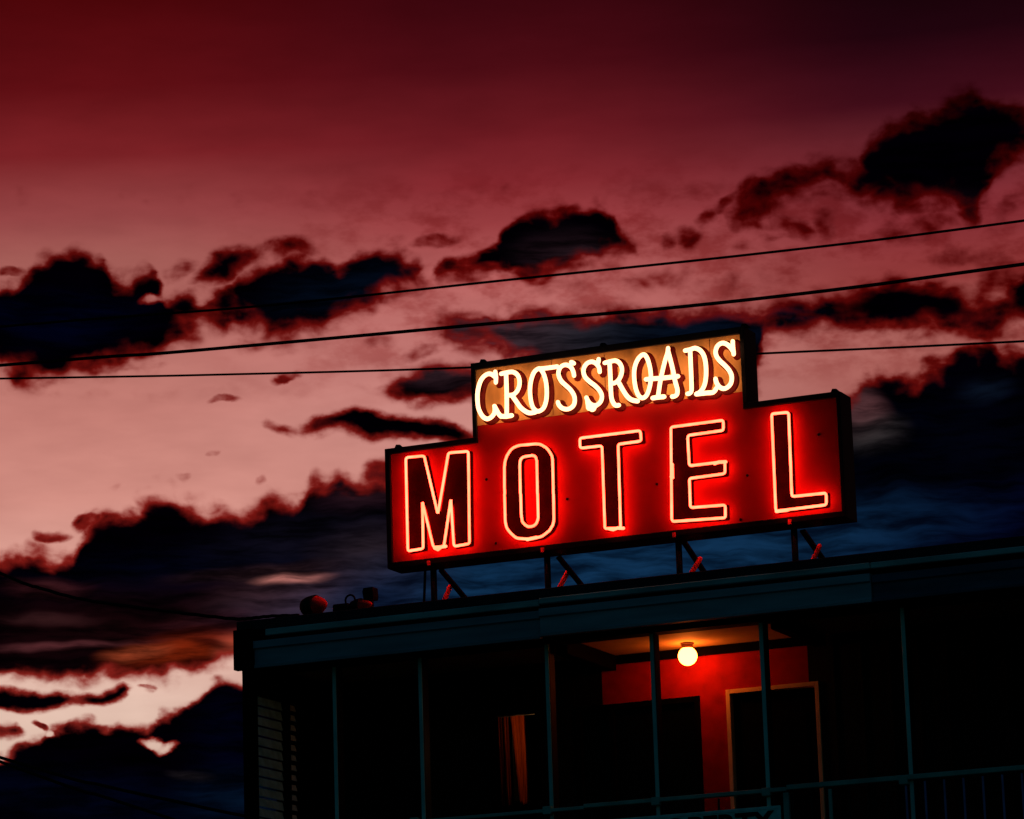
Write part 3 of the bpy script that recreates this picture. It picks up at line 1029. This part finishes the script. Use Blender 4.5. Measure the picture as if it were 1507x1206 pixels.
for ch, loops in MOTEL:
    outl = [[pt(*q, YMOT) for q in lp] for lp in loops]
    poly = [shrink(o_l, .012 if i == 0 else -.012) for i, o_l in enumerate(outl)]
    pf_ = [fillet(o_l, .018, 3) for o_l in poly]
    pb = prism([(v.x, v.z) for v in pf_[0]], YS-.0045, YS-.0005, [(v.x, v.z) for v in pf_[1]] if len(pf_) > 1 else None)
    le = pb.build('letter', M['letter'], sg)
    tb = MB()
    sp = MB()
    rb = MB()
    for o_l in outl:
        path = fillet(o_l, .03 if ch == 'O' else .022, 3)
        path = [p+Vector((random.uniform(-.0012, .0012), 0, random.uniform(-.0012, .0012))) for p in path]
        tb.sweep(path, 0.0112, seg=8, closed=True, nrm=(0, 1, 0))
        rb.sweep([rear(p) for p in path], 0.0112, seg=6, closed=True, nrm=(0, 1, 0))
        supports(path, sp, .3)
    # electrode ends and overlaps of the bent tube
    ex = {'M': [[(640, 807), (645, 809.5), (650, 805.5), (656.5, 804.5)]], 'O': [[(776, 794.5), (790, 791.5)]], 'T': [[(897, 778.6), (903, 780), (909, 777.6), (918, 778)]],
          'E': [[(1052, 682.8), (1058, 680.6), (1068.5, 680.2)], [(989.6, 684), (990, 702)], [(988.2, 702), (990.4, 703.2)]], 'L': [[(1143, 753), (1160, 751)]]}[ch]
    for e_ in ex:
        tb.sweep([pt(*q, YMOT)+Vector((0, -.006, 0)) for q in e_], 0.0138, seg=8, nrm=(0, 1, 0))
    tb.build('neon_tube', M['neon_red'], le, True)
    sp.build('tube_support', M['black'], le)['kind'] = 'stuff'
    rb.build('rear_neon_tube', M['neon_red'], sg, True)


def Z(o):
    return lambda pts: [(o[0]+x/10.764, o[1]+y/10.764) for x, y in pts]


z1, z2, z3, z4 = Z((690, 520)), Z((800, 500)), Z((900, 490)), Z((980, 480))
SCRIPT = [
    [z1([(418, 295), (430, 380), (426, 465)]), z1([(420, 380), (360, 335), (295, 332), (222, 385), (172, 475), (142, 600), (136, 720), (150, 860), (190, 960), (240, 1022), (300, 1042), (365, 1005), (408, 935), (408, 845)]), z1([(405, 840), (440, 905), (475, 965), (505, 998)])],
    [z1([(512, 328), (600, 308), (690, 298), (760, 335), (798, 410), (800, 505), (765, 600), (700, 658), (615, 668)]), z1([(588, 320), (596, 520), (600, 760), (600, 985)]), z1([(690, 680), (750, 765), (810, 850), (880, 912), (960, 948), (1055, 935)]), z1([(505, 1000), (590, 1002), (678, 988)])],
    [z1([(1105, 245), (1035, 300), (988, 420), (968, 560), (974, 700), (1002, 830), (1052, 905), (1112, 920), (1182, 870), (1220, 770), (1234, 640), (1224, 480), (1190, 345), (1145, 265), (1105, 245)]), z1([(1115, 250), (1250, 235), (1400, 214)])],
    [z2([(482, 572), (470, 510), (435, 440), (380, 406), (320, 405), (265, 442), (236, 510), (242, 580), (282, 660), (350, 725), (420, 790), (474, 870), (494, 950), (480, 1030), (430, 1085), (360, 1104), (290, 1085), (242, 1035), (226, 992)]), z2([(438, 358), (478, 378)])],
    [z2([(888, 512), (876, 440), (825, 375), (760, 352), (690, 377), (642, 442), (632, 520), (662, 600), (730, 668), (810, 728), (880, 800), (920, 880), (914, 960), (868, 1022), (800, 1045), (735, 1015), (695, 960), (678, 920)]), z2([(872, 312), (866, 360)]), z2([(692, 960), (702, 1030), (715, 1090), (780, 1075), (840, 1040)]), z2([(715, 1060), (770, 1110), (800, 1090)])],
    [z2([(968, 370), (1060, 346), (1140, 336), (1200, 370), (1238, 450), (1234, 540), (1190, 638), (1125, 688), (1065, 690)]), z2([(1044, 360), (1056, 560), (1064, 780), (1074, 920), (1102, 1000), (1140, 1042), (1192, 1040)]), z2([(1195, 690), (1262, 810), (1330, 908), (1400, 958), (1490, 976)])],
    [z3([(500, 345), (430, 402), (380, 500), (357, 620), (362, 760), (387, 900), (432, 1000), (490, 1034), (550, 998), (592, 900), (620, 760), (618, 620), (590, 480), (552, 382), (500, 345)])],
    [z3([(896, 245), (886, 320), (840, 470), (790, 680), (762, 830), (738, 1005)]), z3([(894, 290), (940, 460), (978, 620), (1010, 780), (1042, 900), (1034, 978), (990, 1008), (960, 1010)]), z3([(545, 738), (700, 726), (850, 714), (1052, 690)]), z3([(652, 1035), (740, 1022), (832, 1014)])],
    [z4([(384, 400), (394, 650), (404, 900), (404, 1025), (375, 1068), (342, 1074)]), z4([(305, 390), (380, 376), (460, 352), (540, 386), (600, 470), (630, 600), (636, 760), (620, 900), (580, 1000), (525, 1058), (482, 1076)]), z4([(482, 1080), (640, 1062), (750, 1050), (800, 985)])],
    [z4([(1058, 244), (1062, 340), (1074, 448)]), z4([(1060, 395), (1020, 338), (960, 288), (890, 272), (822, 312), (788, 390), (797, 470), (850, 548), (930, 622), (1000, 702), (1040, 790), (1035, 890), (990, 960), (920, 994), (850, 968), (802, 900), (786, 838)])],
]
for li_, strokes in enumerate(SCRIPT):
    pb, tb, sp = MB(), MB(), MB()
    for k, st in enumerate(strokes):
        loop = (abs(st[0][0]-st[-1][0])+abs(st[0][1]-st[-1][1])) < .01
        path = catmull([pt(*q) for q in (st[:-1] if loop else st)], 4, loop)
        tb.sweep(path, .0186+.0004*k, seg=8, closed=loop, nrm=(0, 1, 0))
        flat = [Vector((p.x, YS-.004-.0006*k, p.z)) for p in path]
        pb.sweep(flat, .036, .004+.0005*k, seg=10, closed=loop, nrm=(0, 1, 0))
        supports(path, sp, .45)
    le = pb.build('letter', M['brown'], sg, True)
    tb.build('neon_tube', M['neon_white'], le, True)
    sp.build('tube_support', M['black'], le)['kind'] = 'stuff'

# lifting lugs on the top edges
for x, y in ((584, 657), (709, 534), (886, 509), (1094, 483), (1227, 577)):
    p = pT(x, y)
    zt = szt if y < 540 else szm
    lg = prism([(p.x-.045, zt-.004), (p.x+.05, zt-.004), (p.x+.012, zt+.034), (p.x-.022, zt+.038)], YS+.03, YS+.05)
    lg.build('lifting_lug', M['frame'], sg)

# supports: post at the front, brace back to the roof, strut forward to the roof
for x, y, br_px, st_px in (((638.5), 860, (649, 839, 684, 880), (662, 864, 655, 882)), (806, 845, (822, 820, 857, 863), (835, 843, 823, 866)),
                           (999.5, 822, (1006, 797, 1036, 842), (1030, 823, 1017, 845)), (1169.5, 800, (1181, 781, 1210, 822), (1206, 804, 1197, 824))):
    p = at(x, y, YS+.06)
    sp_ = MB().sweep([(p.x, YS+.06, 6.862), (p.x, YS+.06, szb-.001)], .027, seg=12, endround=False).build('support_post', M['black'], sg, True)
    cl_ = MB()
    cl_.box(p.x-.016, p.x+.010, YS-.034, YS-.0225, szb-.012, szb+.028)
    cl_.build('clip', M['neonlit'], sp_)
    a_, b_ = at(br_px[0], br_px[1], YS+.24), at(br_px[2], br_px[3], YS+.55)
    b_ = a_+(b_-a_)*((a_.z-6.862)/(a_.z-b_.z))
    top = a_.copy()
    br = MB().bar(Vector((a_.x, a_.y, a_.z)), b_, .046, .02)
    br.box(b_.x-.05, b_.x+.06, b_.y-.05, b_.y+.05, 6.862, 6.872)
    br.build('brace', M['black'], sg)
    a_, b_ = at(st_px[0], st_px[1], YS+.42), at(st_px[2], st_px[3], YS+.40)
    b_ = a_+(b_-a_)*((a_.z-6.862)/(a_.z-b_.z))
    MB().sweep([a_, b_], .021, seg=10).build('strut', M['neonlit'], sg, True)
p0, p1 = at(626, 846, YS+.2), at(621.5, 890, YS+.2)
MB().sweep([(p0.x, p0.y, szb+.005), (p1.x, p1.y, 6.862)], .012, seg=8, endround=False).build('conduit', M['black'], sg)

# ------------------------------------------------------------------ roof-top flood lamps left of the sign
YV = YS-.28


def flood(px_, py_, r, ln, label, tilt=.0):
    c = at(px_, py_, YV)
    root = thing('flood_lamp', label, 'flood lamp', (c.x, YV, 6.862), 'flood lamps on the roof edge')
    ax = Vector((1, -.35, tilt)).normalized()
    b = c-ax*ln*.5
    MB().lathe([(r*.55, -.01), (r*.86, .02), (r*.98, .06), (r, ln*.6), (r*1.04, ln*.97), (r*.9, ln)], b, ax, 20).build('housing', M['lamp'], root, True)
    MB().lathe([(r*.93, ln+.001), (r*.9, ln+.015), (r*.72, ln+.05), (r*.45, ln+.09), (r*.16, ln+.115), (r*.05, ln+.118)], b, ax, 20).build('lens', M['lens'], root, True)
    bk = MB()
    bk.box(c.x-.03, c.x+.03, YV-.02, YV+.02, 6.862, c.z-r*.9)
    bk.box(c.x-.08, c.x+.08, YV-.06, YV+.06, 6.862, 6.875)
    bk.build('bracket', M['lamp'], root)
    return root, c, b, ax


flood(457, 893, .088, .15, 'large round flood lamp lying on the roof edge beside the cable, lens coloured red for the neon light')
root, c, b, ax = flood(525, 893, .062, .12, 'small flood lamp with a ring handle between the big lamp and the boxy one')
hd = MB()
hd.sweep([c+Vector((-.06+.045*math.cos(a), 0, .06+.045*math.sin(a))) for a in [math.pi*i/8*1.25-.4 for i in range(9)]], .009, seg=8)
hd.build('handle', M['lamp'], root, True)
MB().box(c.x-.2, c.x-.05, YV-.06, YV+.06, 6.862, c.z+.03).build('ballast_box', M['lamp'], root, bevel=.01)
c = at(546, 880, YV)
bx = thing('spot_lamp', 'boxy black spot lamp on a short stem at the roof edge', 'spot lamp', (c.x, YV, 6.862))
MB().sweep([(c.x+.005, YV, 6.862), (c.x, YV, c.z-.03)], .022, seg=10, endround=False).build('stem', M['lamp'], bx)
ztp, zbt = at(545, 866, YV).z, at(545, 884, YV).z
hv = [(-.045, zbt), (.04, zbt), (.045, zbt+.03), (.04, ztp), (-.045, ztp-.002), (-.056, ztp-.03)]
prism([(c.x+a, z) for a, z in hv], YV-.05, YV+.05).build('lamp_head', M['lamp'], bx)

# ------------------------------------------------------------------ overhead cables
def cable(pts, Y, r, label, dy=0.0, waves=0.0):
    P = []
    for i, (x, y) in enumerate(pts):
        P.append(at(x, y, Y))
    path = catmull(P, 8)
    if waves:
        for i, p in enumerate(path):
            p.z += waves*math.sin(i*1.9)
    o = MB().sweep(path, r, seg=8, endround=False).build('power_cable', M['wire'], None, True)
    tag(o, label, 'cable', 'overhead cables')


cable([(-2600, 672), (-1200, 584), (0, 481), (380, 451), (750, 412), (1130, 372), (1507, 325), (2700, 160), (4200, -70)], 44, .0175, 'topmost black cable crossing the red sky above the sign')
cable([(-2600, 730), (-1200, 640), (0, 538), (240, 520), (500, 497), (750, 474), (1000, 452), (1250, 424), (1507, 389), (2700, 226), (4200, 0)], 44, .024, 'thick black cable crossing just above the cream panel of the sign')
cable([(-2600, 588), (-1200, 576), (0, 557.5), (350, 551), (695, 541), (1112, 521), (1507, 502.5), (2700, 440), (4200, 350)], 48, .0165, 'thin cable passing behind the cream panel of the sign')
cable([(-1500, 120), (-700, 500), (-300, 712), (0, 844), (60, 866), (120, 882), (200, 894), (280, 904), (345, 911), (370, 910), (400, 907), (440, 906)], YF+.16, .014, 'sagging service cable tied to the end of the roof', waves=.002)
cable([(-1500, 640), (-600, 930), (30, 1124), (150, 1156), (260, 1180), (420, 1212), (900, 1290)], 60, .03, 'upper of two dark cables low in the cloud beside the end wall')
cable([(-1500, 600), (-600, 900), (40, 1136), (150, 1172), (260, 1208), (420, 1262), (900, 1420)], 62, .03, 'lower of two dark cables low in the cloud beside the end wall')
